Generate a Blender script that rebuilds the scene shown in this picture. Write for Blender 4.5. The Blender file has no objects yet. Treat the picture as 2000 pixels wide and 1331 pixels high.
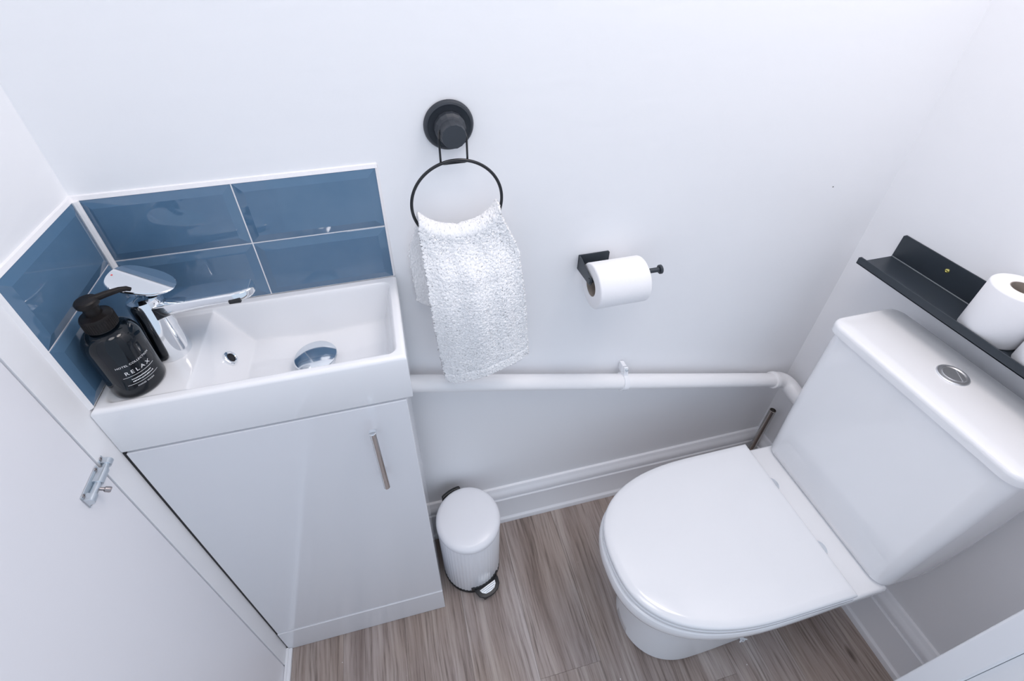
import bpy, bmesh, math, random
from mathutils import Vector, Matrix, noise
random.seed(7)
PI = math.pi
scene = bpy.context.scene
C = scene.collection

# ---------------------------------------------------------------- camera
cam_data = bpy.data.cameras.new('camera')
cam = bpy.data.objects.new('camera', cam_data); C.objects.link(cam)
right = Vector((0.97402, -0.22592, -0.01536)); down = Vector((-0.14849, -0.58604, -0.79656)); fwd = Vector((0.17096, 0.77815, -0.60436))
cam.matrix_world = Matrix(((right.x, -down.x, -fwd.x, 0.4214), (right.y, -down.y, -fwd.y, -0.6792),
                           (right.z, -down.z, -fwd.z, 1.4608), (0, 0, 0, 1)))
cam_data.sensor_width = 36; cam_data.lens = 930.997 * 36 / 2000
cam_data.shift_x = (1000 - 952.35) / 2000; cam_data.shift_y = (527.45 - 665.5) / 2000
cam_data.clip_start = 0.01
scene.camera = cam

# ---------------------------------------------------------------- world, lamps, exposure
world = bpy.data.worlds.new('world'); scene.world = world; world.use_nodes = True
bg = world.node_tree.nodes['Background']
bg.inputs[0].default_value = (0.70, 0.825, 1.0, 1); bg.inputs[1].default_value = 1.45

def area(name, loc, rot, size, power, col, shape='DISK', size_y=None):
    l = bpy.data.lights.new(name, 'AREA'); l.shape = shape; l.size = size
    if size_y: l.size_y = size_y
    l.energy = power; l.color = col
    o = bpy.data.objects.new(name, l); C.objects.link(o); o.location = loc; o.rotation_euler = rot
    return o
area('ceiling_lamp', (1.06, -0.36, 2.27), (0, 0, 0), 0.50, 9.4, (1.0, 0.91, 0.88))
area('fill_lamp', (0.45, -0.72, 2.27), (0, 0, 0), 0.50, 5.6, (0.98, 0.93, 0.92))  # unseen second lamp, added as fill and to soften the shelf shadow

scene.cycles.max_bounces = 16; scene.cycles.diffuse_bounces = 10; scene.cycles.glossy_bounces = 6
scene.view_settings.view_transform = 'Standard'
scene.view_settings.look = 'None'
scene.view_settings.gamma = 1
scene.view_settings.use_curve_mapping = False
scene.view_settings.exposure = -0.68

# ---------------------------------------------------------------- materials
def mat(name, col, rough=0.5, metal=0.0, coat=0.0, spec=0.5, sheen=0.0):
    m = bpy.data.materials.new(name); m.use_nodes = True
    b = m.node_tree.nodes['Principled BSDF']
    b.inputs['Base Color'].default_value = (*col, 1); b.inputs['Roughness'].default_value = rough
    b.inputs['Metallic'].default_value = metal; b.inputs['Coat Weight'].default_value = coat
    b.inputs['Specular IOR Level'].default_value = spec; b.inputs['Sheen Weight'].default_value = sheen
    return m
def N(m, t, **kw):
    n = m.node_tree.nodes.new(t)
    for k, v in kw.items(): setattr(n, k, v)
    return n
def L(m, a, b): m.node_tree.links.new(a, b)
def bsdf(m): return m.node_tree.nodes['Principled BSDF']
def coords(m, scale=(1, 1, 1)):
    t = N(m, 'ShaderNodeTexCoord'); mp = N(m, 'ShaderNodeMapping'); mp.inputs['Scale'].default_value = scale
    L(m, t.outputs['Object'], mp.inputs['Vector']); return mp.outputs['Vector']
def tex_noise(m, vec, scale, detail=4, rough=0.55):
    n = N(m, 'ShaderNodeTexNoise'); n.inputs['Scale'].default_value = scale; n.inputs['Detail'].default_value = detail
    n.inputs['Roughness'].default_value = rough; L(m, vec, n.inputs['Vector']); return n.outputs['Fac']
def ramp(m, fac, stops):
    r = N(m, 'ShaderNodeValToRGB'); e = r.color_ramp.elements
    while len(e) < len(stops): e.new(0.5)
    for el, (p, c) in zip(e, stops): el.position = p; el.color = (*c, 1)
    L(m, fac, r.inputs['Fac']); return r.outputs['Color']
def bump(m, h, strength, dist):
    b = N(m, 'ShaderNodeBump'); b.inputs['Strength'].default_value = strength; b.inputs['Distance'].default_value = dist
    L(m, h, b.inputs['Height']); L(m, b.outputs['Normal'], bsdf(m).inputs['Normal'])

def paint(name, col, rough, sc=(1, 1, 1), strength=0.25, spec=0.4):
    m = mat(name, col, rough, spec=spec)
    v = coords(m, sc); a = tex_noise(m, v, 26, 5); b = tex_noise(m, v, 4, 3)
    add = N(m, 'ShaderNodeMath', operation='MULTIPLY_ADD'); add.inputs[1].default_value = 2.0
    L(m, b, add.inputs[0]); L(m, a, add.inputs[2])
    bump(m, add.outputs[0], strength, 0.0025); return m
M = {}
M['wall'] = paint('wall_paint', (0.88, 0.885, 0.90), 0.45, (0.5, 0.5, 2.4), 0.16)
M['door'] = paint('door_paint', (0.84, 0.84, 0.87), 0.32, (1, 1, 0.4), 0.08)
M['gloss'] = paint('gloss_paint', (0.87, 0.88, 0.905), 0.26, (1, 1, 1), 0.10)
M['pipe'] = paint('pipe_paint', (0.86, 0.86, 0.87), 0.35, (1, 1, 1), 0.10)
M['ceil'] = mat('ceiling_paint', (0.88, 0.88, 0.88), 0.8)
M['grout'] = paint('grout_white', (0.86, 0.85, 0.86), 0.7, (3, 3, 3), 0.3)
M['ceramic'] = mat('ceramic', (0.87, 0.875, 0.89), 0.07, coat=0.3)
M['seat'] = mat('seat_plastic', (0.80, 0.81, 0.83), 0.12)
M['cabinet'] = mat('cabinet_gloss', (0.78, 0.79, 0.82), 0.10, coat=0.3)
M['chrome'] = mat('chrome', (0.86, 0.88, 0.90), 0.05, 1.0)
M['chromeplug'] = mat('chrome_plug', (0.80, 0.84, 0.88), 0.11, 1.0)
M['chrome2'] = mat('chrome_tube', (0.50, 0.48, 0.46), 0.16, 1.0)
M['steel'] = mat('zinc_steel', (0.66, 0.71, 0.75), 0.30, 1.0)
M['knobsteel'] = mat('dull_steel', (0.36, 0.33, 0.33), 0.35, 1.0)
M['brass'] = mat('brass', (0.72, 0.66, 0.22), 0.3, 1.0)
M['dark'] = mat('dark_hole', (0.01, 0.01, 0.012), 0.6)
M['blackmetal'] = mat('black_powder_coat', (0.030, 0.039, 0.050), 0.36)
M['fold_highlight'] = mat('black_fold_highlight', (0.16, 0.18, 0.20), 0.3)  # paler black, the highlight on the shelf fold put into the colour
M['satin'] = mat('satin_chrome', (0.86, 0.87, 0.89), 0.42, 1.0)
M['blackwire'] = mat('black_wire', (0.012, 0.013, 0.016), 0.3)
M['blackplastic'] = mat('black_plastic', (0.012, 0.013, 0.015), 0.38)
M['knobplastic'] = mat('dusty_black_plastic', (0.03, 0.036, 0.046), 0.5)
M['bottle'] = mat('bottle_black', (0.004, 0.007, 0.011), 0.05, spec=0.4)
M['pump'] = mat('pump_black', (0.012, 0.010, 0.010), 0.36, spec=0.22)
M['print'] = mat('white_print', (0.85, 0.85, 0.85), 0.6)
M['red'] = mat('red_print', (0.75, 0.12, 0.12), 0.5)
M['binwhite'] = mat('bin_enamel', (0.85, 0.86, 0.89), 0.24)
M['card'] = mat('cardboard', (0.36, 0.31, 0.27), 0.9)

def tile_mat():
    m = mat('tile_glaze', (0.085, 0.155, 0.245), 0.045, coat=0.4)
    v = coords(m); n = tex_noise(m, v, 9, 3)
    L(m, ramp(m, n, [(0.3, (0.082, 0.168, 0.275)), (0.7, (0.110, 0.195, 0.300))]), bsdf(m).inputs['Base Color'])
    bump(m, tex_noise(m, v, 18, 1), 0.05, 0.002); return m
M['tile'] = tile_mat()

def wood_mat():
    m = mat('vinyl_wood', (0.3, 0.25, 0.22), 0.42, spec=0.35)
    t = N(m, 'ShaderNodeTexCoord'); oi = N(m, 'ShaderNodeObjectInfo')
    off = N(m, 'ShaderNodeVectorMath', operation='MULTIPLY_ADD'); off.inputs[1].default_value = (7.0, 11.0, 3.0)
    L(m, oi.outputs['Random'], off.inputs[0]); L(m, t.outputs['Object'], off.inputs[2])
    def mp(sc):
        n = N(m, 'ShaderNodeMapping'); n.inputs['Scale'].default_value = sc; L(m, off.outputs[0], n.inputs['Vector']); return n.outputs['Vector']
    warp = N(m, 'ShaderNodeTexNoise'); warp.inputs['Scale'].default_value = 5; L(m, mp((1, 0.5, 1)), warp.inputs['Vector'])
    wv = N(m, 'ShaderNodeVectorMath', operation='MULTIPLY_ADD'); wv.inputs[1].default_value = (0.035, 0.0, 0.0)
    L(m, warp.outputs['Color'], wv.inputs[0]); L(m, off.outputs[0], wv.inputs[2])
    g = N(m, 'ShaderNodeMapping'); g.inputs['Scale'].default_value = (1, 0.038, 1); L(m, wv.outputs[0], g.inputs['Vector'])
    grain = tex_noise(m, g.outputs['Vector'], 170, 7, 0.68)
    g2 = N(m, 'ShaderNodeMapping'); g2.inputs['Scale'].default_value = (1, 0.10, 1); L(m, wv.outputs[0], g2.inputs['Vector'])
    band = tex_noise(m, g2.outputs['Vector'], 22, 3, 0.5)
    blot = tex_noise(m, mp((1, 0.45, 1)), 6, 3, 0.5)
    c1 = ramp(m, band, [(0.27, (0.265, 0.212, 0.188)), (0.5, (0.400, 0.338, 0.306)), (0.75, (0.510, 0.455, 0.425))])
    c2 = ramp(m, grain, [(0.34, (0.34, 0.31, 0.29)), (0.47, (0.82, 0.80, 0.79)), (0.56, (1.0, 1.0, 1.0)), (0.7, (1.16, 1.16, 1.16))])
    mx = N(m, 'ShaderNodeMix', data_type='RGBA', blend_type='MULTIPLY'); mx.inputs[0].default_value = 0.78
    L(m, c1, mx.inputs[6]); L(m, c2, mx.inputs[7])
    gc = ramp(m, blot, [(0.38, (0.88, 0.84, 0.80)), (0.62, (1.02, 1.03, 1.06))])
    mx2 = N(m, 'ShaderNodeMix', data_type='RGBA', blend_type='MULTIPLY'); mx2.inputs[0].default_value = 0.8
    L(m, mx.outputs[2], mx2.inputs[6]); L(m, gc, mx2.inputs[7])
    # knots
    kv = N(m, 'ShaderNodeTexVoronoi'); kv.inputs['Scale'].default_value = 7; L(m, mp((1, 0.42, 1)), kv.inputs['Vector'])
    kc = ramp(m, kv.outputs['Distance'], [(0.03, (0.30, 0.27, 0.25)), (0.075, (1, 1, 1))])
    mx3 = N(m, 'ShaderNodeMix', data_type='RGBA', blend_type='MULTIPLY'); mx3.inputs[0].default_value = 0.9
    L(m, mx2.outputs[2], mx3.inputs[6]); L(m, kc, mx3.inputs[7])
    # white paint flecks
    fv = N(m, 'ShaderNodeTexVoronoi'); fv.inputs['Scale'].default_value = 16; L(m, off.outputs[0], fv.inputs['Vector'])
    fm = ramp(m, fv.outputs['Distance'], [(0.018, (1, 1, 1)), (0.026, (0, 0, 0))])
    mx4 = N(m, 'ShaderNodeMix', data_type='RGBA'); L(m, fm, mx4.inputs[0]); L(m, mx3.outputs[2], mx4.inputs[6])
    mx4.inputs[7].default_value = (0.75, 0.73, 0.72, 1)
    L(m, mx4.outputs[2], bsdf(m).inputs['Base Color'])
    bump(m, grain, 0.35, 0.0008); return m
M['wood'] = wood_mat()

def fabric_mat(name, col, sc, st, dist):
    m = mat(name, col, 0.95, spec=0.1, sheen=0.3)
    v = coords(m); bump(m, tex_noise(m, v, sc, 3, 0.7), st, dist); return m
M['terry'] = fabric_mat('terry_cloth', (0.97, 0.97, 0.975), 700, 0.5, 0.002)
M['paper'] = fabric_mat('tissue_paper', (0.86, 0.86, 0.875), 160, 0.12, 0.001)

# ---------------------------------------------------------------- mesh helpers
ORG = {}
def finish(name, bm, m, parent=None, smooth=False, angle=0.6):
    bm.normal_update()
    org = ORG.get(parent.name, Vector()) if parent else Vector()
    if org.length: bmesh.ops.translate(bm, vec=-org, verts=bm.verts)
    me = bpy.data.meshes.new(name); 
    if smooth:
        for f in bm.faces: f.smooth = True
        for e in bm.edges:
            if len(e.link_faces) == 2 and e.calc_face_angle(0) > angle: e.smooth = False
    bm.to_mesh(me); bm.free()
    me.materials.append(M[m] if isinstance(m, str) else m)
    o = bpy.data.objects.new(name, me); C.objects.link(o)
    if parent: o.parent = parent
    ORG[o.name] = org
    return o
def tag(o, label=None, cat=None, group=None, kind=None):
    if label: o['label'] = label
    if cat: o['category'] = cat
    if group: o['group'] = group
    if kind: o['kind'] = kind
    return o
def thing(name, loc, label, cat, group=None):
    o = bpy.data.objects.new(name, None); C.objects.link(o); o.location = loc; o.empty_display_size = 0.02
    ORG[o.name] = Vector(loc); return tag(o, label, cat, group)
def box(bm, lo, hi, bev=0.0, seg=2):
    t = bmesh.new()
    vs = [t.verts.new((x, y, z)) for x in (lo[0], hi[0]) for y in (lo[1], hi[1]) for z in (lo[2], hi[2])]
    for f in ((0, 1, 3, 2), (4, 6, 7, 5), (0, 4, 5, 1), (2, 3, 7, 6), (0, 2, 6, 4), (1, 5, 7, 3)): t.faces.new([vs[i] for i in f])
    if bev: bmesh.ops.bevel(t, geom=list(t.edges), offset=bev, segments=seg, profile=0.5, affect='EDGES')
    bmesh.ops.recalc_face_normals(t, faces=t.faces)
    join(bm, t)
def join(bm, t):
    me = bpy.data.meshes.new('tmp'); t.to_mesh(me); t.free(); bm.from_mesh(me); bpy.data.meshes.remove(me)
def boxes(*bs, bev=0.0, seg=2):
    bm = bmesh.new()
    for lo, hi in bs: box(bm, lo, hi, bev, seg)
    return bm
def loft(rings, cap0=True, cap1=True, bm=None, closed=True):
    own = bm is None; t = bmesh.new()
    R = [[t.verts.new(p) for p in r] for r in rings]; n = len(R[0])
    for a, b in zip(R, R[1:]):
        for i in range(n if closed else n - 1):
            j = (i + 1) % n; t.faces.new((a[i], a[j], b[j], b[i]))
    if cap0: t.faces.new(R[0][::-1])
    if cap1: t.faces.new(R[-1])
    bmesh.ops.recalc_face_normals(t, faces=t.faces)
    if own: return t
    join(bm, t); return bm
def frame(d):
    d = d.normalized(); u = Vector((0, 0, 1)) if abs(d.z) < 0.9 else Vector((1, 0, 0))
    a = d.cross(u).normalized(); return a, a.cross(d).normalized()
def tube(path, r, n=16, bm=None, closed=False, cap=True):
    path = [Vector(p) for p in path]; rs = r if isinstance(r, (list, tuple)) else [r] * len(path)
    k = len(path); rings = []
    a = None
    for i, p in enumerate(path):
        if closed: d = path[(i + 1) % k] - path[i - 1]
        else: d = path[min(i + 1, k - 1)] - path[max(i - 1, 0)]
        d.normalize()
        if a is None: a, b = frame(d)
        else: a = (a - d * a.dot(d)).normalized(); b = a.cross(d).normalized()
        rings.append([p + (a * math.cos(t) + b * math.sin(t)) * rs[i] for t in (2 * PI * j / n for j in range(n))])
    if closed: rings.append(rings[0]); t = loft(rings, False, False); bmesh.ops.remove_doubles(t, verts=t.verts, dist=1e-6)
    else: t = loft(rings, cap, cap)
    if bm is None: return t
    join(bm, t); return bm
def lathe(origin, axis, prof, n=32, bm=None, caps=True, squash=None):
    """prof: list of (radius, distance along axis)"""
    o = Vector(origin); d = Vector(axis).normalized(); a, b = frame(d)
    rings = [[o + d * h + (a * math.cos(t) + b * math.sin(t)) * max(r, 1e-5) for t in (2 * PI * j / n for j in range(n))] for r, h in prof]
    return loft(rings, caps, caps, bm)
def arc(c, r, a0, a1, n, ax=(1, 0, 0), ay=(0, 0, 1)):
    ax, ay, c = Vector(ax), Vector(ay), Vector(c)
    return [c + (ax * math.cos(t) + ay * math.sin(t)) * r for t in (a0 + (a1 - a0) * i / (n - 1) for i in range(n))]
def prism(poly, off, bev=0.0, seg=2):
    """poly: list of 3D points in a plane, extruded by off"""
    t = bmesh.new(); off = Vector(off)
    a = [t.verts.new(p) for p in poly]; b = [t.verts.new(Vector(p) + off) for p in poly]; n = len(a)
    t.faces.new(a[::-1]); t.faces.new(b)
    for i in range(n): t.faces.new((a[i], a[(i + 1) % n], b[(i + 1) % n], b[i]))
    bmesh.ops.recalc_face_normals(t, faces=t.faces)
    if bev: bmesh.ops.bevel(t, geom=list(t.edges), offset=bev, segments=seg, profile=0.5, affect='EDGES')
    return t
def smoothstep(a, b, x):
    t = max(0, min(1, (x - a) / (b - a))); return t * t * (3 - 2 * t)

# ================================================================ SETTING
W = 1.424; H = 2.30; FY = -0.612           # right wall, ceiling height, front return wall
T = 1.1574                                  # top of the splashback
def struct(name, bm, m, label, **k): return tag(finish(name, bm, m, **k), label, None, None, 'structure')

floor = struct('floor', boxes(((-0.15, -1.35, -0.06), (2.0, 0.1, -0.004))), 'grout', 'grey-brown wood-effect plank floor')
xs = [0.898 + 0.1525 * k for k in range(-7, 5)]
for i, (x0, x1) in enumerate(zip(xs, xs[1:])):
    ys = [0.02, -0.36 - 0.41 * ((i * 0.618) % 1), -1.35]
    for y1, y0 in zip(ys, ys[1:]):
        bm = boxes(((x0 + 0.0002, y0 + 0.0001, -0.004), (x1 - 0.0002, y1 - 0.0001, 0.0)), bev=0.0003, seg=1)
        finish('plank', bm, 'wood', floor)

wall_back = struct('wall_back', boxes(((-0.15, 0.0, -0.06), (W + 0.12, 0.1, H))), 'wall', 'white painted back wall above the basin')
wall_left = struct('wall_left', boxes(((-0.15, -1.06, -0.06), (-0.045, 0.0, H)), ((-0.045, -0.2335, 0.0), (0.0, 0.0, H)),
                                      ((-0.045, -1.06, 1.985), (0.0, -0.2335, H)), ((-0.045, -1.06, 0.0), (0.0, -0.983, 1.985))), 'wall', 'white painted left wall beside the basin')
wall_right = struct('wall_right', boxes(((W, FY - 0.034, -0.06), (W + 0.12, 0.0, H))), 'wall', 'white painted right wall behind the toilet')
wall_front = struct('wall_front', boxes(((1.159, -1.35, -0.0), (W + 0.12, FY - 0.034, H))), 'wall', 'end of the front wall beside the doorway')  # unseen length behind the doorway added to close off daylight from the right
struct('ceiling', boxes(((-0.15, -1.10, H), (1.6, 0.1, H + 0.08))), 'ceil', 'white ceiling')
struct('trim_1', boxes(((1.15, FY - 0.0335, 0.0), (W, FY, H)), bev=0.003), 'gloss', 'white painted door lining at the doorway edge')
door = struct('door_1', boxes(((-0.040, -0.98, 0.012), (-0.0005, -0.2355, 1.982)), bev=0.0012), 'door', 'flush white painted door in the left wall')
struct('trim_2', boxes(((0.0, -1.05, 0.0), (0.013, -0.1995, 0.010)), ((0.0, -1.05, 0.010), (0.006, -0.1995, 0.016)), bev=0.0012), 'gloss', 'narrow white threshold strip along the left wall')

prof = [(0, 0), (0.026, 0), (0.026, 0.010), (0.024, 0.016), (0.019, 0.020), (0.018, 0.022), (0.018, 0.116), (0.0165, 0.1185), (0.0130, 0.1195), (0.0130, 0.1225),
        (0.0165, 0.1265), (0.0165, 0.136), (0.0150, 0.144), (0.0110, 0.150), (0.0085, 0.154), (0.0075, 0.158), (0.0055, 0.1615), (0, 0.163)]
struct('baseboard_back', prism([(0.0, -d, z) for d, z in prof], (W, 0, 0)), 'gloss', 'white moulded baseboard under the sloping pipe', smooth=True, angle=0.5)
struct('baseboard_right', prism([(W - d, FY, z) for d, z in prof], (0, -FY, 0)), 'gloss', 'white moulded baseboard behind the toilet', smooth=True, angle=0.5)

# splashback: bevelled tiles, grout bed and sealant
TW, TH, TT = 0.2, 0.1, 0.008
def bevel_tile(w, h, b=0.013, t0=0.0045, t1=0.008):
    t = bmesh.new()
    def q(i, z): return [t.verts.new((x, z, y)) for x, y in ((i, i), (w - i, i), (w - i, h - i), (i, h - i))]
    rs = [q(0, 0), q(0, -t0 + 0.0006), q(0.0006, -t0), q(b, -t1), ]
    for a, c in zip(rs, rs[1:]):
        for i in range(4): t.faces.new((a[i], a[(i + 1) % 4], c[(i + 1) % 4], c[i]))
    t.faces.new(rs[-1]); t.faces.new(rs[0][::-1])
    bmesh.ops.recalc_face_normals(t, faces=t.faces)
    me = bpy.data.meshes.new('tile'); t.to_mesh(me); t.free(); me.materials.append(M['tile']); return me
full = bevel_tile(TW, TH)
first = bevel_tile(TW - 0.009, TH)
def put_tile(me, parent, loc, rz=0):
    o = bpy.data.objects.new('tile', me); C.objects.link(o); o.parent = parent; o.location = loc; o.rotation_euler = (0, 0, rz)
ZB = T - 0.2037                             # basin top
for r in range(2):
    z = T - TH - r * 0.102
    put_tile(first, wall_back, (0.009, 0, z)); put_tile(full, wall_back, (0.202, 0, z))
side = bevel_tile(0.188 - TT, TH)
for r in range(2):
    z = T - TH - r * 0.102
    put_tile(side, wall_left, (0, -0.188, z), PI / 2)
finish('grout', boxes(((0.0, -0.0036, ZB), (0.4015, 0, T - 0.001))), 'grout', wall_back)
finish('grout', boxes(((0, -0.1875, ZB), (0.0036, 0, T - 0.001))), 'grout', wall_left)
bm = bmesh.new()
bm = prism([(0, 0, T + 0.0065), (0, -0.0030, T + 0.0055), (0, -0.0050, T), (0, 0, T)], (0.405, 0, 0))
join(bm, prism([(0.402, 0, ZB), (0.402, -0.0046, ZB), (0.4045, -0.003, ZB), (0.4065, 0, ZB)], (0, 0, T - ZB + 0.004)))
finish('sealant_bead', bm, 'grout', wall_back)
bm = prism([(0, 0, T + 0.0065), (0.0030, 0, T + 0.0055), (0.0050, 0, T), (0, 0, T)], (0, -0.190, 0))
join(bm, prism([(0, -0.188, ZB), (0.0046, -0.188, ZB), (0.003, -0.1905, ZB), (0, -0.1925, ZB)], (0, 0, T - ZB + 0.004)))
join(bm, tube([(0.0075, -0.0075, ZB), (0.0075, -0.0075, T + 0.001)], 0.0048, 8))
finish('sealant_bead', bm, 'grout', wall_left)

finish('nail_hole', lathe((1.277, -0.0001, 1.009), (0, -1, 0), [(0.0013, 0), (0.0011, 0.0004)], 10), 'dark', wall_back)

# ================================================================ VANITY CABINET
YC = -0.1967; XC0, XC1 = 0.0036, 0.396; ZC = 0.8615
v = thing('vanity_cabinet', (0.2, -0.1, 0), 'glossy white vanity cabinet with one door under the basin', 'cabinet')
finish('body', boxes(((XC0 + 0.012, YC + 0.018, 0.0), (XC1, -0.0275, ZC)), bev=0.0008), 'cabinet', v)
cd = finish('door', boxes(((XC0, YC, 0.1075), (XC1, YC + 0.0175, ZC - 0.0025)), bev=0.0012), 'cabinet', v)
finish('plinth', boxes(((XC0, YC - 0.0022, 0.001), (XC1, YC + 0.0175, 0.1062)), bev=0.0009), 'cabinet', v)
finish('gap_shade', boxes(((0.0002, YC + 0.0006, 0.0), (XC0 - 0.0001, YC + 0.012, ZC))), 'dark', v)  # black strip standing in for the shade in the gap at the wall
hx, hy = 0.3375, YC - 0.0225
bm = lathe((hx, hy, 0.668), (0, 0, 1), [(0.0048, 0), (0.0058, 0.001), (0.0058, 0.158), (0.0050, 0.159)], 20)
for z in (0.69, 0.80): tube([(hx, hy, z), (hx, YC - 0.0003, z)], 0.0038, 10, bm)
tag(finish('handle', bm, 'chrome', cd, True), 'chrome bar handle')

# ================================================================ BASIN
XB, YB = 0.4065, -0.1975
def basin():
    nx, ny = 300, 150
    x0, x1, y0, y1 = 0.0012, XB, YB, -0.0046
    ix0, ix1, iy0, iy1 = 0.013, XB - 0.0135, YB + 0.0125, -0.017
    def top(x, y):
        def sd(rad):
            cx, cy = (ix0 + ix1) / 2, (iy0 + iy1) / 2; hx_, hy_ = (ix1 - ix0) / 2, (iy1 - iy0) / 2
            qx, qy = abs(x - cx) - hx_ + rad, abs(y - cy) - hy_ + rad
            return -(math.hypot(max(qx, 0), max(qy, 0)) + min(max(qx, qy), 0) - rad)
        d = sd(0.012)
        if x < 0.108: F = 0.0052
        else:
            F = 0.0052 + 0.0640 * max(0, min(1, (x - 0.112) / 0.048))
            if x > 0.112: F -= 0.0
        F = F + 0.0
        F += 0.006 * smoothstep(0.16, 0.26, x) * smoothstep(0.12, 0.0, abs(x - 0.265))
        w = d * 4.2 if d > 0 else 0.0
        # blend wall and floor with a rounded corner
        k = 0.010 if F > 0.02 else 0.003
        a, b = w, F; h = max(k - abs(a - b), 0) / k
        s = min(a, b) - h * h * k * 0.25
        s = max(s, 0)
        # soften the lip
        if d > 0: s *= smoothstep(-0.001, 0.0045, d)
        z = ZB - s
        e = min(x - x0, x1 - x, y - y0, 0.02); r = 0.006
        if e < r: z -= r - math.sqrt(max(0, r * r - (r - e) ** 2))
        return z
    bm = bmesh.new()
    def grid(a, b, n, r):
        s = [a, a + r * 0.06, a + r * 0.2, a + r * 0.45, a + r * 0.7]; e = [b - r * 0.7, b - r * 0.45, b - r * 0.2, b - r * 0.06, b]
        m = [a + r + (b - a - 2 * r) * i / n for i in range(n + 1)]; return s + m + e
    gx = grid(x0, x1, nx, 0.006); gy = grid(y0, y1, ny, 0.006)
    V = [[bm.verts.new((x, y, top(x, y))) for y in gy] for x in gx]
    # smooth heights a little so that edges read as glazed ceramic
    for _ in range(3):
        z = [[p.co.z for p in row] for row in V]
        for i in range(6, len(gx) - 6):
            for j in range(6, len(gy) - 6):
                V[i][j].co.z = (z[i][j] * 2 + z[i - 1][j] + z[i + 1][j] + z[i][j - 1] + z[i][j + 1]) / 6
    for i in range(len(gx) - 1):
        for j in range(len(gy) - 1): bm.faces.new((V[i][j], V[i + 1][j], V[i + 1][j + 1], V[i][j + 1]))
    per = [V[i][0] for i in range(len(gx))] + [V[-1][j] for j in range(1, len(gy))] + [V[i][-1] for i in range(len(gx) - 2, -1, -1)] + [V[0][j] for j in range(len(gy) - 2, 0, -1)]
    def ring(z, ins):
        out = []
        for p in per:
            x = min(max(p.co.x, x0 + ins), x1 - ins); y = min(max(p.co.y, y0 + ins), y1 - ins); out.append(bm.verts.new((x, y, z)))
        return out
    prev = per
    for z, ins in ((0.8665, 0.0), (0.8635, 0.0012), (0.8625, 0.004)):
        cur = ring(z, ins)
        for i in range(len(per)):
            j = (i + 1) % len(per); bm.faces.new((prev[i], cur[i], cur[j], prev[j]))
        prev = cur
    bm.faces.new(prev)
    bmesh.ops.recalc_face_normals(bm, faces=bm.faces)
    return bm
b = thing('wash_basin', (0.2, -0.1, 0.8625), 'small rectangular white ceramic basin on the vanity cabinet', 'basin')
finish('bowl', basin(), 'ceramic', b, True, 0.9)
# pop-up waste
px_, py_, pz_ = 0.2645, -0.108, 0.8775
bm = lathe((px_, py_, pz_), (0, 0, 1), [(0.027, 0), (0.0275, 0.010), (0.0295, 0.014), (0.0325, 0.0175), (0.0332, 0.0200), (0.0322, 0.0216), (0.026, 0.0240), (0.018, 0.0258), (0.009, 0.0268), (0.0, 0.0271)], 56)
tag(finish('waste_plug', bm, 'chromeplug', b, True), 'chrome mushroom plug in the bowl')
on = Vector((0.80, 0, 0.60)).normalized()
oc = Vector((0.1375, -0.097, 0.9115)) + on * 0.0026
bm = lathe(oc - on * 0.002, on, [(0.0070, 0.0012), (0.0072, 0.0052), (0.0082, 0.0064), (0.0098, 0.0062), (0.0117, 0.0050), (0.0123, 0.0030), (0.0123, 0.0)], 32, caps=False)
ov = finish('overflow_ring', bm, 'chrome', b, True); tag(ov, 'chrome overflow ring')
finish('overflow_hole', lathe(oc, on, [(0.0068, 0.0002), (0.0068, 0.0012)], 24), 'dark', ov)

# ================================================================ TAP
t = thing('basin_tap', (0.073, -0.097, 0.948), 'chrome mixer tap with flat lever at the left of the basin', 'tap')
tc = Vector((0.073, -0.097, 0.9478))
finish('tap_body', lathe(tc, (0, 0, 1), [(0.0235, 0), (0.0250, 0.0012), (0.0250, 0.004), (0.0240, 0.012), (0.0225, 0.04), (0.0215, 0.075), (0.0215, 0.098), (0.0195, 0.103), (0.010, 0.106)], 48), 'chrome', t, True)
# spout: flat bar with rounded end
def spout():
    rings = []
    st = [(0.080, 0.0190, 1.018, 1.0425), (0.095, 0.0192, 1.0235, 1.0435), (0.115, 0.0195, 1.0290, 1.0445), (0.15, 0.0195, 1.0325, 1.0455), (0.185, 0.0192, 1.0330, 1.0460),
          (0.198, 0.0178, 1.0332, 1.0460), (0.205, 0.0150, 1.0334, 1.0459), (0.2095, 0.0112, 1.0340, 1.0456), (0.212, 0.0062, 1.0352, 1.0448), (0.2127, 0.002, 1.0365, 1.0435)]
    for x, w, z0, z1 in st:
        r = min(0.0022, w * 0.6, (z1 - z0) * 0.4); ring = []
        for cx, cz, a0 in ((w - r, z1 - r, 0), (-w + r, z1 - r, PI / 2), (-w + r, z0 + r, PI), (w - r, z0 + r, 1.5 * PI)):
            for k in range(5):
                a = a0 + k * PI / 8; ring.append((x, -0.0955 + cx + r * math.cos(a), cz + r * math.sin(a)))
        rings.append(ring)
    return loft(rings)
sp = finish('spout', spout(), 'chrome', t, True, 0.7)
finish('aerator', boxes(((0.1800, -0.1165, 1.0315), (0.1960, -0.1080, 1.0375)), bev=0.0012), 'blackplastic', sp)
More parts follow.
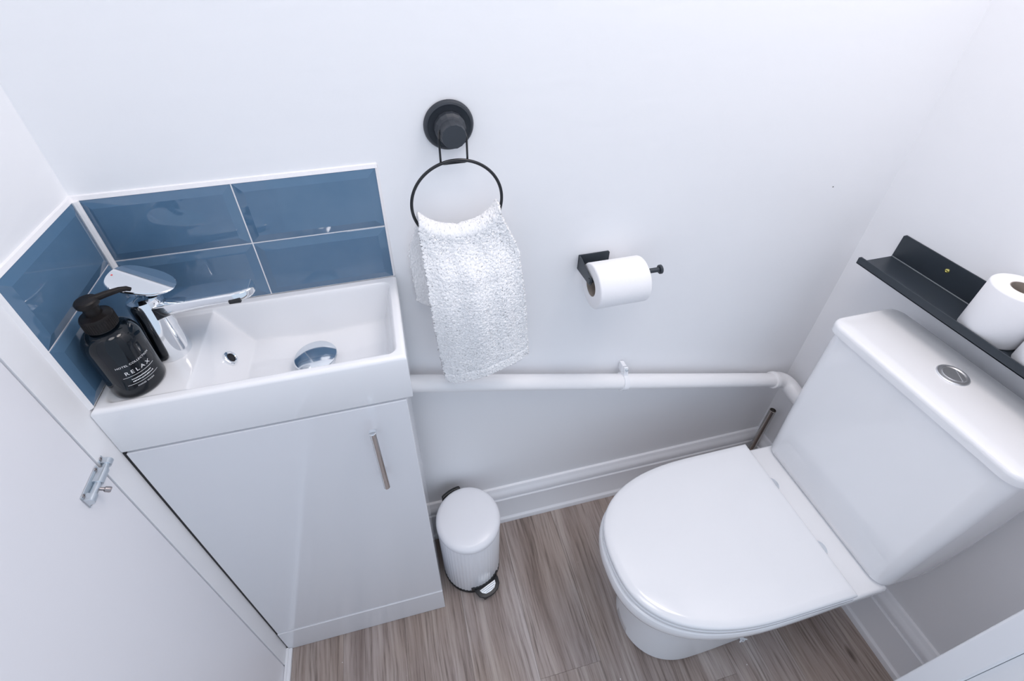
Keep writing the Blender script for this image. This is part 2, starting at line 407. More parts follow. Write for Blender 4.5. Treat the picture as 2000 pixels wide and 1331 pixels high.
def lever():
    rings = []
    # egg-shaped plate, tilted up towards the wall
    o = Vector((0.080, -0.0915, 1.0740)); ang = math.radians(20); ux = Vector((math.cos(ang), -0.10, -math.sin(ang))).normalized(); uy = Vector((0.10, 1, 0)).normalized(); uz = ux.cross(uy).normalized()
    n = 56
    def outline(s):
        pts = []
        for i in range(n):
            a = 2 * PI * i / n; c, sn = math.cos(a), math.sin(a)
            u = 0.0400 * math.copysign(abs(c) ** 0.78, c); w = 0.0272 * (1 - 0.20 * c) * math.copysign(abs(sn) ** 0.85, sn)
            pts.append((u * s, w * s))
        return pts
    for s, h in ((0.55, -0.017), (0.66, -0.012), (0.90, -0.0045), (0.99, -0.0012), (1.0, 0.0), (0.995, 0.0008), (0.97, 0.0015)):
        rings.append([o + ux * u + uy * w + uz * h for u, w in outline(s)])
    return loft(rings), o, ux, uy, uz
bm, lo_, lux, luy, luz = lever()
lv = finish('lever', bm, 'chrome', t, True, 0.5)
dot = lo_ - lux * 0.034 + luz * 0.0018
finish('hot_mark', lathe(dot, luz, [(0.0012, -0.0004), (0.0012, 0.0001)], 12), 'red', lv)

# ================================================================ SOAP BOTTLE
bx, by, bz = 0.0450, -0.1490, 0.9486
s = thing('soap_bottle', (bx, by, bz), 'black pump soap bottle with white print on the basin corner', 'bottle')
RB = 0.0325
bp = [(0.026, 0), (0.0300, 0.0010), (0.0322, 0.0040), (RB, 0.008), (RB, 0.078)]
bp += [(0.0145 + 0.018 * math.cos(a), 0.078 + 0.0245 * math.sin(a)) for a in (PI / 2 * k / 10 for k in range(1, 11))]
bp += [(0.0135, 0.106), (0.0135, 0.112)]
bo = finish('bottle_body', lathe((bx, by, bz), (0, 0, 1), bp, 64), 'bottle', s, True, 0.9)
bm = lathe((bx, by, bz + 0.1045), (0, 0, 1), [(0.0165, 0), (0.0178, 0.001), (0.0178, 0.0175), (0.0168, 0.0195), (0.0100, 0.0205), (0.0082, 0.0215), (0.0082, 0.0225)], 48)
for k in range(44):                                     # grip ribs of the collar
    a = 2 * PI * k / 44; d = Vector((math.cos(a), math.sin(a), 0)) * 0.0178
    tube([Vector((bx, by, bz + 0.1065)) + d, Vector((bx, by, bz + 0.1205)) + d], 0.0006, 5, bm)
finish('collar', bm, 'pump', s, True)
finish('pump_stem', lathe((bx, by, bz + 0.124), (0, 0, 1), [(0.0088, 0), (0.0088, 0.0145), (0.0070, 0.0150), (0.0070, 0.018)], 32), 'pump', s, True)
bm = lathe((bx, by, bz + 0.1385), (0, 0, 1), [(0.0098, 0), (0.0124, 0.0012), (0.0130, 0.0040), (0.0128, 0.0070), (0.0112, 0.0088), (0.006, 0.0094), (0.0, 0.0095)], 40)
nd = Vector((0.86, 0.50, 0)).normalized(); hp = Vector((bx, by, bz + 0.1445))
tube([hp + nd * 0.004, hp + nd * 0.020, hp + nd * 0.034 - Vector((0, 0, 0.0010)), hp + nd * 0.041 - Vector((0, 0, 0.0032)), hp + nd * 0.0445 - Vector((0, 0, 0.0065))], [0.0046, 0.0042, 0.0036, 0.0032, 0.0026], 14, bm)
finish('pump_head', bm, 'pump', s, True)
TA = math.radians(-45)                                  # direction the print faces
def wrap(bm):
    for p in bm.verts:
        u, w, h = p.co.x, p.co.y, p.co.z; a = TA + u / RB
        p.co = Vector((bx + math.cos(a) * (RB + 0.00015 + h), by + math.sin(a) * (RB + 0.00015 + h), bz + w))
    return bm
def text_mesh(txt, size, zc, space=1.0):
    cu = bpy.data.curves.new('t', 'FONT'); cu.body = txt; cu.size = size; cu.align_x = 'CENTER'; cu.space_character = space; cu.resolution_u = 3
    o = bpy.data.objects.new('t', cu); C.objects.link(o)
    dg = bpy.context.evaluated_depsgraph_get(); me = bpy.data.meshes.new_from_object(o.evaluated_get(dg))
    bm = bmesh.new(); bm.from_mesh(me); bpy.data.meshes.remove(me); bpy.data.objects.remove(o); bpy.data.curves.remove(cu)
    bmesh.ops.subdivide_edges(bm, edges=[e for e in bm.edges if e.calc_length() > size * 0.4], cuts=3)
    bmesh.ops.translate(bm, vec=(0, zc, 0), verts=bm.verts); return wrap(bm)
def bars(rows):
    bm = bmesh.new()
    for x0, x1, z0, z1 in rows:
        n = max(1, int((x1 - x0) / 0.002)); 
        for i in range(n):
            a, c = x0 + (x1 - x0) * i / n, x0 + (x1 - x0) * (i + 1) / n
            bm.faces.new([bm.verts.new(p) for p in ((a, z0, 0), (c, z0, 0), (c, z1, 0), (a, z1, 0))])
    return wrap(bm)
finish('brand_line', text_mesh('HOTEL COLLECTION', 0.0043, 0.0560, 1.05), 'print', bo)
finish('product_name', text_mesh('RELAX', 0.0082, 0.0425, 1.45), 'print', bo)
finish('rule', bars([(-0.0200, 0.0200, 0.0385, 0.0390)]), 'print', bo)
finish('rule', bars([(-0.0200, 0.0200, 0.0250, 0.0255)]), 'print', bo)
rows = []
random.seed(3)
for zc, half in ((0.0336, 0.0125), (0.0296, 0.0125)):   # two lines of fine print, too small to read
    x = -half
    while x < half:
        w = random.uniform(0.0008, 0.0014); rows.append((x, x + w, zc - random.uniform(0.0006, 0.0010), zc + random.uniform(0.0004, 0.0010))); x += w + 0.0005
finish('fine_print', bars(rows), 'print', bo)
finish('use_line', text_mesh('HAND WASH', 0.0032, 0.0195, 1.1), 'print', bo)

# ================================================================ TOWEL RING AND TOWEL
rc = Vector((0.516, 0, 1.2105))
r_ = thing('towel_ring', (0.516, 0, 1.21), 'black towel ring with round wall disc and knob', 'towel ring')
finish('wall_disc', lathe(rc, (0, -1, 0), [(0.0350, 0.0002), (0.0368, 0.002), (0.0368, 0.005), (0.0345, 0.0085), (0.0318, 0.0095), (0.0300, 0.0082), (0.0150, 0.0075)], 56), 'knobplastic', r_, True)
bm = lathe(rc, (0, -1, 0), [(0.0215, 0.006), (0.0228, 0.010), (0.0228, 0.020), (0.0195, 0.0235), (0.0178, 0.028), (0.0176, 0.050), (0.0170, 0.0515), (0.0, 0.0518)], 14)
finish('knob', bm, 'knobplastic', r_)
wy = -0.043
path = [(0.4985, wy + 0.012, 1.214), (0.4965, wy + 0.006, 1.211), (0.4955, wy, 1.207), (0.4955, wy, 1.172), (0.4970, wy, 1.1695), (0.500, wy, 1.1690), (0.530, wy, 1.1690), (0.5330, wy, 1.1695), (0.5345, wy, 1.172), (0.5345, wy, 1.207), (0.5335, wy + 0.006, 1.211), (0.5315, wy + 0.012, 1.214)]
finish('hanger_loop', tube(path, 0.0016, 10), 'blackwire', r_, True)
RCX, RCZ, RR, RY = 0.5155, 1.1060, 0.0690, -0.0475
finish('ring', tube([(RCX + RR * math.cos(a), RY - 0.004 * math.sin(a) * 0, RCZ + RR * math.sin(a)) for a in (2 * PI * k / 96 for k in range(96))], 0.0024, 12, closed=True), 'blackwire', r_, True)

def towel():
    bm = bmesh.new(); nu, nf, nb, nt = 230, 400, 90, 24
    rows = []
    def ringz(x):                           # lower arc of the ring
        d = max(-1, min(1, (x - RCX) / RR)); return RCZ - RR * math.sqrt(max(0.0, 1 - d * d))
    for i in range(nu + 1):
        u = i / nu; row = []
        xt = 0.4530 + 0.1270 * u            # on the ring
        zt = max(ringz(xt), RCZ - RR) + 0.010 + 0.006 * (1 - abs(2 * u - 1))
        fold = 0.0035 * math.sin(u * 9.0 + 0.6) + 0.0025 * math.sin(u * 21 + 1.0)
        pinch = math.exp(-((u - 0.47) / 0.06) ** 2)
        # back panel (bottom to top)
        for j in range(nb):
            s_ = j / nb; k = 1 - s_
            x = xt + (u - 0.5) * 0.045 * smoothstep(0, 0.5, k) + 0.006 * k; z = zt - k * (0.150 + 0.035 * (1 - u))
            y = RY + 0.012 + 0.016 * smoothstep(0, 0.35, k) * 0.9 + fold * 0.4 * k
            row.append((x, min(y, -0.006), z))
        for j in range(nt):                 # over the ring
            a = PI * j / nt; ed = 1 - 0.45 * abs(2 * u - 1) ** 6; row.append((xt, RY + 0.012 * math.cos(a), zt + 0.013 * ed * math.sin(a) - 0.003 * pinch))
        for j in range(nf + 1):             # front panel
            s_ = j / nf
            xl = 0.4510 + 0.0010 * smoothstep(0, .4, s_) + 0.0170 * s_ ** 1.6; xr = 0.5830 + 0.017 * smoothstep(0, 0.25, s_) + 0.0330 * s_
            e = 1 - smoothstep(0, 0.10, s_)
            x = xt * e + (xl + (xr - xl) * u) * (1 - e)
            zb = 0.7190 + 0.0400 * u + 0.006 * math.sin(u * PI)
            # rounded lower corners
            c = 0.0 
            if u < 0.12: c = 0.020 * ((0.12 - u) / 0.12) ** 2
            if u > 0.94: c = 0.010 * ((u - 0.94) / 0.06) ** 2
            z = zt + (zb + c - zt) * s_
            y = RY - 0.012 - 0.020 * smoothstep(0, 0.42, s_) - 0.014 * math.sin(PI * u) * smoothstep(0, 0.34, s_) + 0.014 * smoothstep(0.42, 1.0, s_)
            y += fold * smoothstep(0.0, 0.15, s_) * (1 - 0.7 * s_) + 0.003 * pinch * smoothstep(0.0, 0.06, s_) * (1 - smoothstep(0.06, 0.25, s_))
            y -= 0.004 * math.exp(-((s_ - 0.20) / 0.06) ** 2) * math.sin(PI * u)
            y += 0.0022 * math.exp(-((s_ - 0.925) / 0.008) ** 2)      # stitched hem
            row.append((x, y, z))
        rows.append(row)
    Vv = [[bm.verts.new(p) for p in row] for row in rows]
    for a, c in zip(Vv, Vv[1:]):
        for j in range(len(a) - 1): bm.faces.new((a[j], c[j], c[j + 1], a[j + 1]))
    bmesh.ops.recalc_face_normals(bm, faces=bm.faces); bm.normal_update()
    for p in bm.verts:
        n = noise.noise(p.co * 45) * 0.0005 + noise.noise(p.co * 330) * 0.0012 + noise.noise(p.co * 620) * 0.0011
        p.co += p.normal * n
    bm.normal_update()
    nv = [p.normal.copy() for p in bm.verts]; vs = list(bm.verts); fs = list(bm.faces); th = 0.0042
    bnd = [e for e in bm.edges if len(e.link_faces) == 1]
    cen = Vector((RCX, RY, 0.95))
    new = {p: bm.verts.new(p.co - n * th) for p, n in zip(vs, nv)}
    for f in fs: bm.faces.new([new[p] for p in reversed(f.verts)])
    for e in bnd:
        p, q = e.verts; bm.faces.new((p, q, new[q], new[p]))
    bmesh.ops.recalc_face_normals(bm, faces=bm.faces)
    return bm
tag(finish('hand_towel', towel(), 'terry', None, True, 2.5), 'white terry hand towel draped through the black ring', 'towel')

# ================================================================ TOILET ROLL HOLDER AND ROLL
h = thing('toilet_roll_holder', (0.78, 0, 0.92), 'black metal toilet roll holder on the back wall', 'roll holder')
AX = 0.7475
bm = prism([(AX, -0.0002, 0.9035), (AX + 0.0600, -0.0002, 0.9035), (AX + 0.0625, -0.0002, 0.906), (AX + 0.0625, -0.0002, 0.9335), (AX + 0.0600, -0.0002, 0.936), (AX, -0.0002, 0.936)], (0, -0.0022, 0))
finish('wall_plate', bm, 'blackmetal', h)
arm = [(AX, -0.0002, 0.9035), (AX, -0.0002, 0.936), (AX, -0.010, 0.936), (AX, -0.054, 0.9265), (AX, -0.060, 0.9245), (AX, -0.0635, 0.9195), (AX, -0.0635, 0.914), (AX, -0.060, 0.9085), (AX, -0.054, 0.9070), (AX, -0.010, 0.9035)]
finish('side_arm', prism(arm, (0.0022, 0, 0), 0.0004, 1), 'blackmetal', h)
BY, BZ = -0.0560, 0.9165
bm = lathe((AX - 0.0018, BY, BZ), (1, 0, 0), [(0.0052, 0), (0.0056, 0.0008), (0.0056, 0.0018), (0.0048, 0.0019), (0.0048, 0.141)], 24)
finish('bar', bm, 'blackmetal', h, True)
finish('end_knob', lathe((AX + 0.1395, BY, BZ), (1, 0, 0), [(0.0080, 0), (0.0088, 0.0008), (0.0088, 0.0045), (0.0080, 0.0052), (0.0055, 0.0053), (0.0052, 0.0035)], 28), 'blackmetal', h, True)

def roll(name, c, axis, r, hlen, label, loose=None, group=None, rc_=0.0200):
    base = Vector(c); ax = Vector(axis).normalized()
    o = thing(name, tuple(base), label, 'toilet roll', group)
    prof_ = [(rc_, 0.0), (r - 0.003, 0.0), (r - 0.0008, 0.0010), (r, 0.003), (r, hlen - 0.003), (r - 0.0008, hlen - 0.0010), (r - 0.003, hlen), (rc_, hlen)]
    bm = lathe(base, ax, prof_ , 64, caps=False)
    if loose: join(bm, loose)
    finish('paper', bm, 'paper', o, True, 0.8)
    finish('cardboard_core', lathe(base, ax, [(rc_, 0.0002), (rc_, hlen - 0.0002), (rc_ - 0.0012, hlen - 0.0002), (rc_ - 0.0012, 0.0002), (rc_, 0.0002)], 40, caps=False), 'card', o, True, 0.8)
    return o
rcy, rcz, rr_ = BY, BZ - 0.0135, 0.0435
roll('toilet_roll', (AX + 0.0050, rcy, rcz), (1, 0, 0), rr_, 0.0995, 'white toilet roll hanging on the black wall holder')

# ================================================================ SLOPING WASTE PIPE
p0 = Vector((0.3975, -0.031, 0.70094)); p1 = Vector((1.349, -0.031, 0.4402)); pd = (p1 - p0).normalized()
w = thing('waste_pipe', (0.86, -0.031, 0.574), 'white sloping waste pipe along the back wall', 'pipe')
finish('pipe', tube([p0, p1], 0.0180, 32), 'pipe', w, True)
e0 = p1 - pd * 0.012
bm = lathe(e0, pd, [(0.0182, -0.002), (0.0222, -0.001), (0.0228, 0.003), (0.0228, 0.010), (0.0212, 0.0125), (0.0212, 0.028)], 32)
q0 = e0 + pd * 0.026
elb = []
for k in range(10):
    a = PI / 2 * k / 9; elb.append(q0 + pd * 0.023 * math.sin(a) + Vector((0, -0.023 * (1 - math.cos(a)), -0.006 * (1 - math.cos(a)))))
elb.append(elb[-1] + Vector((0, -0.060, -0.012)))
tube(elb, 0.0210, 28, bm)
finish('elbow', bm, 'pipe', w, True)
cp = p0 + pd * ((0.884 - p0.x) / pd.x)
cu, cv = Vector((0, 1, 0)), pd.cross(Vector((0, 1, 0))).normalized()
if cv.z < 0: cv = -cv
def clip_ring(r0, r1, half):
    rings = []
    n = 40
    for rr, hh in ((r0, -half), (r1, -half), (r1, half), (r0, half), (r0, -half)):
        rings.append([cp + pd * hh + (cu * math.cos(a) + cv * math.sin(a)) * rr for a in (2 * PI * k / n for k in range(n))])
    return loft(rings, False, False)
bm = clip_ring(0.0180, 0.0212, 0.0065)
ft = cp + cv * 0.0185
join(bm, prism([ft + pd * -0.0055 + Vector((0, -0.004, -0.003)), ft + pd * 0.0055 + Vector((0, -0.004, -0.003)), ft + pd * 0.0055 + Vector((0, 0.004, 0.024)), ft + pd * -0.0055 + Vector((0, 0.004, 0.024))], (0, 0.0035, 0), 0.0008, 1))
join(bm, prism([ft + pd * -0.0055 + Vector((0, 0.012, -0.003)), ft + pd * 0.0055 + Vector((0, 0.012, -0.003)), ft + pd * 0.0055 + Vector((0, 0.012, 0.022)), ft + pd * -0.0055 + Vector((0, 0.012, 0.022))], (0, 0.0165, 0), 0.0008, 1))
cl = finish('pipe_clip', bm, 'gloss', w, True, 0.5)
finish('clip_screw', lathe(ft + Vector((0, 0.0045, 0.018)), (0, -0.96, 0.28), [(0.0034, 0), (0.0034, 0.0060), (0.0026, 0.0068), (0.0, 0.0070)], 14), 'steel', cl, True)
# chrome tube in the corner
cpx = thing('corner_pipe', (1.4100, -0.0370, 0), 'short dark chrome tube standing in the corner behind the toilet', 'pipe')
finish('tube', lathe((1.3955, -0.0345, 0.0005), (0, 0, 1), [(0.0088, 0), (0.0088, 0.297), (0.0076, 0.2975), (0.0076, 0.28)], 24), 'chrome2', cpx, True)
finish('floor_collar', lathe((1.3955, -0.0345, 0.0003), (0, 0, 1), [(0.0090, 0), (0.0100, 0.0001), (0.0100, 0.004), (0.0089, 0.005)], 24), 'pipe', cpx, True)

# ================================================================ PEDAL BIN
BX, BYY = 0.4850, -0.1075
pb = thing('pedal_bin', (BX, BYY, 0), 'small white pedal bin between vanity cabinet and baseboard', 'bin')
bm = bmesh.new(); n = 216; rings = []
for z, r in ((0.010, 0.0755), (0.014, 0.0765), (0.236, 0.0785), (0.240, 0.0770)):
    rings.append([(BX + (r + 0.00055 * math.cos(54 * a)) * math.cos(a), BYY + (r + 0.00055 * math.cos(54 * a)) * math.sin(a), z) for a in (2 * PI * k / n for k in range(n))])
finish('body', loft(rings), 'binwhite', pb, True, 0.8)
finish('base_ring', lathe((BX, BYY, 0.0005), (0, 0, 1), [(0.0755, 0), (0.0775, 0.0015), (0.0777, 0.0090), (0.0768, 0.0110), (0.072, 0.0112)], 64), 'blackplastic', pb, True)
finish('lid', lathe((BX, BYY, 0.2405), (0, 0, 1), [(0.0780, 0), (0.0800, 0.0008), (0.0805, 0.0030), (0.0800, 0.0100), (0.0780, 0.0145), (0.0740, 0.0185), (0.0675, 0.0208), (0.0500, 0.0226), (0.0250, 0.0237), (0.0, 0.0240)], 72), 'binwhite', pb, True, 0.9)
pdn = Vector((0.34, -0.94, 0)).normalized(); ps = Vector((-pdn.y, pdn.x, 0))
def P3(u, s_, z): q = Vector((BX, BYY, 0)) + pdn * u + ps * s_; return Vector((q.x, q.y, z))
# pedal: curved black bracket, foot plate and chrome insert
bm = bmesh.new()
outl = [(0.0775 * math.cos(a), 0.0775 * math.sin(a)) for a in (-0.56 + 1.12 * k / 12 for k in range(13))]
inn = [(0.0715 * math.cos(a), 0.0715 * math.sin(a)) for a in (0.56 - 1.12 * k / 12 for k in range(13))]
join(bm, prism([P3(u + 0.0025, s_, 0.018) for u, s_ in outl + inn], (0, 0, 0.016), 0.0012, 1))
plate = [(0.070, -0.034), (0.080, -0.035), (0.094, -0.031), (0.103, -0.020), (0.1065, -0.006), (0.1065, 0.006), (0.103, 0.020), (0.094, 0.031), (0.080, 0.035), (0.070, 0.034)]
join(bm, prism([P3(u, s_, 0.021 - 0.06 * max(0, u - 0.075)) for u, s_ in plate], (0, 0, 0.006), 0.0014, 2))
join(bm, prism([P3(0.070, -0.026, 0.0006), P3(0.100, -0.020, 0.0006), P3(0.100, 0.004, 0.0006), P3(0.070, 0.004, 0.0006)], (0, 0, 0.019), 0.001, 1))
pe = finish('pedal', bm, 'blackplastic', pb, True, 0.5)
ins = [(0.0815, -0.024), (0.090, -0.021), (0.0965, -0.013), (0.0985, 0.0), (0.0965, 0.013), (0.090, 0.021), (0.0815, 0.024)]
bm = prism([P3(u, s_, 0.0262 - 0.06 * max(0, u - 0.075)) for u, s_ in ins], (0, 0, 0.0013), 0.0004, 1)
for u, hw in ((0.0855, 0.0205), (0.0900, 0.0175), (0.0943, 0.0125)):
    tube([P3(u, -hw, 0.0278 - 0.06 * (u - 0.075)), P3(u, hw, 0.0278 - 0.06 * (u - 0.075))], 0.0010, 8, bm)
tag(finish('pedal_insert', bm, 'steel', pe, True, 0.5), 'ribbed silver pedal insert')
outl = [(-0.0800 * math.cos(a), 0.0800 * math.sin(a)) for a in (-0.34 + 0.68 * k / 8 for k in range(9))]
inn = [(-0.0875 * math.cos(a), 0.0875 * math.sin(a)) for a in (0.30 - 0.60 * k / 8 for k in range(9))]
bm = prism([P3(u, s_ - 0.004, 0.200) for u, s_ in outl + inn], (0, 0, 0.056), 0.0016, 2)
finish('hinge', bm, 'blackplastic', pb, True, 0.6)

# ================================================================ TOILET
CY = -0.3355; RIM = 0.395
to = thing('toilet', (1.05, CY, 0), 'white close-coupled toilet with closed lid and square cistern', 'toilet')
def dshape(xb, xf, hw, n=56, xm=None, ex=2.5, sk=0.0, hb=None):
    """outline from the back corner round the front to the other back corner; xb back, xf front tip"""
    xm = xm if xm is not None else xf + 0.285
    hb = hb or hw; pts = []
    nb = 8
    for k in range(nb): s_ = k / nb; pts.append((xb + (xm - xb) * s_, -(hb + (hw - hb) * smoothstep(0, 1, s_))))
    for k in range(n + 1):
        a = -PI / 2 + PI * k / n; c, sn = math.cos(a), math.sin(a)
        pts.append((xm - (xm - xf) * abs(c) ** (2 / ex), hw * math.copysign(abs(sn) ** (2 / ex), sn)))
    for k in range(nb - 1, -1, -1): s_ = k / nb; pts.append((xb + (xm - xb) * s_, hb + (hw - hb) * smoothstep(0, 1, s_)))
    return [(x, CY + y + sk * (x - 1.16)) for x, y in pts]
def rings3(specs): return [[(x, y, z) for x, y in o] for o, z in specs]
SK = 0.0
bowl = rings3([
    (dshape(1.215, 0.829, 0.100, xm=0.955, ex=2.2, hb=0.095), 0.0005), (dshape(1.215, 0.826, 0.1045, xm=0.955, ex=2.2, hb=0.098), 0.004),
    (dshape(1.215, 0.828, 0.103, xm=0.955, ex=2.2, hb=0.097), 0.03),
    (dshape(1.22, 0.838, 0.095, xm=0.955, ex=2.2, hb=0.095), 0.10), (dshape(1.23, 0.842, 0.092, xm=0.96, ex=2.2, hb=0.094), 0.16),
    (dshape(1.235, 0.830, 0.098, xm=0.97, ex=2.2, hb=0.098), 0.215), (dshape(1.24, 0.800, 0.115, xm=0.99, ex=2.2, hb=0.108), 0.265),
    (dshape(1.242, 0.768, 0.136, xm=1.0, ex=2.3, hb=0.122), 0.305), (dshape(1.244, 0.746, 0.152, xm=1.01, ex=2.4, hb=0.140), 0.335),
    (dshape(1.245, 0.7365, 0.1612, xm=1.02, hb=0.156), 0.358), (dshape(1.245, 0.7340, 0.1645, xm=1.02, hb=0.1610), 0.370),
    (dshape(1.245, 0.7340, 0.1650, xm=1.02, hb=0.1615), 0.386), (dshape(1.245, 0.7355, 0.1635, xm=1.02, hb=0.160), 0.3925), (dshape(1.244, 0.7400, 0.1590, xm=1.02, hb=0.156), RIM)])
finish('pan', loft(bowl), 'ceramic', to, True, 0.8)
def plate(specs): return loft(rings3(specs))
finish('seat', plate([(dshape(1.1565, 0.7440, 0.1590, xm=1.022), RIM + 0.0015), (dshape(1.159, 0.7390, 0.1635, xm=1.022), RIM + 0.004), (dshape(1.159, 0.7385, 0.1640, xm=1.022), RIM + 0.0125), (dshape(1.157, 0.7420, 0.1610, xm=1.022), RIM + 0.0150)]), 'seat', to, True, 0.7)
finish('lid', plate([(dshape(1.157, 0.7430, 0.1600, xm=1.022), RIM + 0.0165), (dshape(1.1595, 0.7390, 0.1635, xm=1.022), RIM + 0.019), (dshape(1.160, 0.7383, 0.1640, xm=1.022), RIM + 0.0250), (dshape(1.1593, 0.7395, 0.1630, xm=1.022), RIM + 0.0290),
                        (dshape(1.157, 0.7430, 0.1600, xm=1.022), RIM + 0.0315), (dshape(1.150, 0.755, 0.150, xm=1.022), RIM + 0.0330), (dshape(1.12, 0.82, 0.10, xm=1.022), RIM + 0.0338)]), 'seat', to, True, 0.7)
for y in (CY + 0.0685, CY - 0.0715):
    bm = lathe((1.1635, y, RIM + 0.0005), (0, 0, 1), [(0.0155, 0), (0.0165, 0.002), (0.0165, 0.0105), (0.0150, 0.0125), (0.0, 0.013)], 32)
    finish('hinge', bm, 'chrome', to, True)
def rrect(x0, x1, y0, y1, r, z, n=8):
    out = []
    for cx, cy, a0 in ((x1 - r, y1 - r, 0), (x0 + r, y1 - r, PI / 2), (x0 + r, y0 + r, PI), (x1 - r, y0 + r, 1.5 * PI)):
        for k in range(n + 1):
            a = a0 + PI / 2 * k / n; out.append((cx + r * math.cos(a), cy + r * math.sin(a), z))
    return out
Z0 = RIM + 0.001
cis = [rrect(1.232, 1.340, -0.484, -0.186, 0.022, Z0), rrect(1.2235, 1.350, -0.4945, -0.1765, 0.026, Z0 + 0.006), rrect(1.2225, 1.356, -0.4960, -0.1750, 0.026, Z0 + 0.02),
       rrect(1.2260, 1.378, -0.4975, -0.1690, 0.026, 0.52), rrect(1.2310, 1.386, -0.4990, -0.1640, 0.026, 0.62), rrect(1.2385, 1.388, -0.5000, -0.1590, 0.026, 0.774), rrect(1.2430, 1.384, -0.4960, -0.1630, 0.022, 0.776)]
finish('cistern', loft(cis), 'ceramic', to, True, 0.9)
lid = [rrect(1.2370, 1.389, -0.5020, -0.1565, 0.022, 0.7768), rrect(1.2325, 1.391, -0.5060, -0.1525, 0.026, 0.7790), rrect(1.2320, 1.391, -0.5065, -0.1520, 0.026, 0.7915), rrect(1.2328, 1.390, -0.5058, -0.1528, 0.0255, 0.7958),
       rrect(1.2350, 1.389, -0.5038, -0.1548, 0.024, 0.7988), rrect(1.2385, 1.386, -0.5005, -0.1580, 0.022, 0.8002), rrect(1.260, 1.365, -0.47, -0.18, 0.01, 0.8010)]
cl_ = finish('cistern_lid', loft(lid), 'ceramic', to, True, 0.9)
fb = finish('flush_button', lathe((1.3235, -0.3245, 0.8004), (0, 0, 1), [(0.0238, 0), (0.0238, 0.0022), (0.0225, 0.0036), (0.0190, 0.0040), (0.0170, 0.0028), (0.0165, 0.0012)], 48), 'satin', cl_, True)
b1 = prism([(1.3235 + 0.0158 * math.cos(a) , -0.3245 + 0.0158 * math.sin(a), 0.8012) for a in (0.55 + PI * 1.30 * k / 28 for k in range(29))], (0, 0, 0.0030), 0.0004, 1)
a0 = 0.55 + PI * 1.30; a1 = 0.55 + 2 * PI
join(b1, prism([(1.3238 + 0.0158 * math.cos(a), -0.3248 + 0.0158 * math.sin(a), 0.8012) for a in (a0 + 0.05 + (a1 - a0 - 0.10) * k / 20 for k in range(21))], (0, 0, 0.0027), 0.0004, 1))
finish('push_plate', b1, 'satin', cl_, True, 0.5)
# floor fixing on the near side of the pan foot
bm = lathe((1.097, -0.4385, 0.018), (0.1, -0.9, 0.45), [(0.0055, 0), (0.0055, 0.006), (0.003, 0.0065), (0.003, 0.002)], 12)
for k in range(5):
    a = 2 * PI * k / 5; tube([(1.097 + 0.004 * math.cos(a), -0.4425, 0.0205 + 0.004 * math.sin(a)), (1.097 + 0.0105 * math.cos(a), -0.4445, 0.021 + 0.0105 * math.sin(a))], [0.0022, 0.0012], 8, bm)
finish('fixing_cap', bm, 'seat', to, True, 0.7)

# ================================================================ WALL SHELF AND SPARE ROLLS
SY0, SY1, SX, SZ = -0.585, -0.0755, 1.3340, 0.8670
sh = thing('wall_shelf', (W, -0.33, SZ), 'slim black metal wall shelf above the cistern', 'shelf')
g = 0.0022
def yprism(poly): return prism([(x, SY0, z) for x, z in poly], (0, SY1 - SY0, 0), 0.0003, 1)
def bpl():
    pts = [(W - 0.0003, SY0, SZ), (W - 0.0003, SY1, SZ), (W - 0.0003, SY1, SZ + 0.050), (W - 0.0003, SY1 - 0.004, SZ + 0.054), (W - 0.0003, SY0, SZ + 0.054)]
    return prism(pts, (-g, 0, 0), 0.0003, 1)
bk = finish('back_plate', bpl(), 'blackmetal', sh)
finish('tray', yprism([(SX, SZ - g), (W - 0.0003, SZ - g), (W - 0.0003, SZ), (SX, SZ)]), 'blackmetal', sh)
pts = [(SX, SY0, SZ - g), (SX, SY1, SZ - g), (SX, SY1, SZ + 0.0115), (SX, SY1 - 0.0035, SZ + 0.0150), (SX, SY0, SZ + 0.0150)]
finish('front_lip', prism(pts, (g, 0, 0), 0.0003, 1), 'blackmetal', sh)
sc_ = lathe((W - 0.0025, -0.1755, SZ + 0.0345), (-1, 0, 0), [(0.0042, 0), (0.0038, 0.0012), (0.0020, 0.0020), (0.0014, 0.0012)], 18)
finish('bend_highlight', tube([(W - g - 0.0012, SY0 + 0.001, SZ + 0.0012), (W - g - 0.0012, SY1 - 0.001, SZ + 0.0012)], 0.0013, 10), 'fold_highlight', sh, True)  # thin strip painting the bright line of light along the fold
tag(finish('screw', sc_, 'brass', bk, True), 'brass screw head')
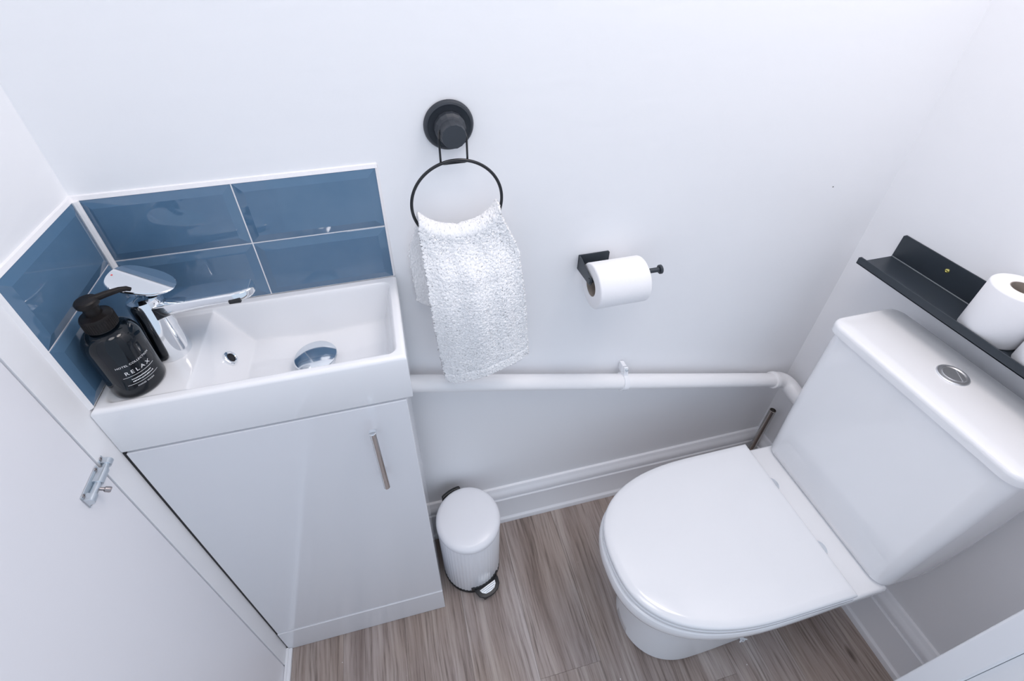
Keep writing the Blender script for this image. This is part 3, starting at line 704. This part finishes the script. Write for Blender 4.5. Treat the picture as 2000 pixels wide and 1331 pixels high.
roll('toilet_roll', (1.3800, -0.3000, SZ + 0.0006), (0, 0, 1), 0.0425, 0.0980, 'spare toilet roll standing on the black shelf, farther one from the doorway', rc_=0.0185)
roll('toilet_roll', (1.3800, -0.3880, SZ + 0.0006), (0, 0, 1), 0.0425, 0.0980, 'spare toilet roll on the black shelf cut off at the picture edge', rc_=0.0185)

# ================================================================ DOOR BOLT
zb_ = 0.8900
d_ = thing('door_bolt', (0, -0.255, zb_), 'small zinc barrel bolt across the left door gap', 'bolt')
finish('back_plate', boxes(((0.0, -0.2830, zb_ - 0.0115), (0.0012, -0.2385, zb_ + 0.0115)), bev=0.0004, seg=1), 'steel', d_)
def strap(y0, y1):
    n = 12; o1 = [(0.0012, 0.0070)] + [(0.0052 + 0.0060 * math.cos(a), 0.0060 * math.sin(a)) for a in (PI / 2 - PI * k / n for k in range(n + 1))] + [(0.0012, -0.0070)]
    return prism([(x, y0, zb_ + z) for x, z in o1], (0, y1 - y0, 0), 0.0003, 1)
bm = strap(-0.2585, -0.2390); join(bm, strap(-0.2830, -0.2735))
finish('barrel', bm, 'steel', d_, True, 0.6)
ro = finish('sliding_rod', tube([(0.0052, -0.2825, zb_), (0.0052, -0.2265, zb_)], 0.0044, 16), 'steel', d_, True)
finish('rod_knob', lathe((0.0075, -0.2650, zb_ - 0.001), (0.80, 0.05, -0.60), [(0.0020, 0), (0.0022, 0.006), (0.0034, 0.0075), (0.0036, 0.0125), (0.0030, 0.0140), (0.0, 0.0143)], 16), 'knobsteel', ro, True)
bm = boxes(((0.0, -0.2330, zb_ - 0.0105), (0.0012, -0.2235, zb_ + 0.0105)), bev=0.0004, seg=1); join(bm, strap(-0.2322, -0.2243))
finish('keep', bm, 'steel', d_, True, 0.6)
for y, z in ((-0.2435, 0.0094), (-0.2785, 0.0094), (-0.2435, -0.0094), (-0.2785, -0.0094), (-0.2283, 0.0090)):
    finish('screw', lathe((0.0012, y, zb_ + z), (1, 0, 0), [(0.0024, 0), (0.0021, 0.0009), (0.0009, 0.0011), (0.0008, 0.0002)], 12), 'knobsteel', d_, True)
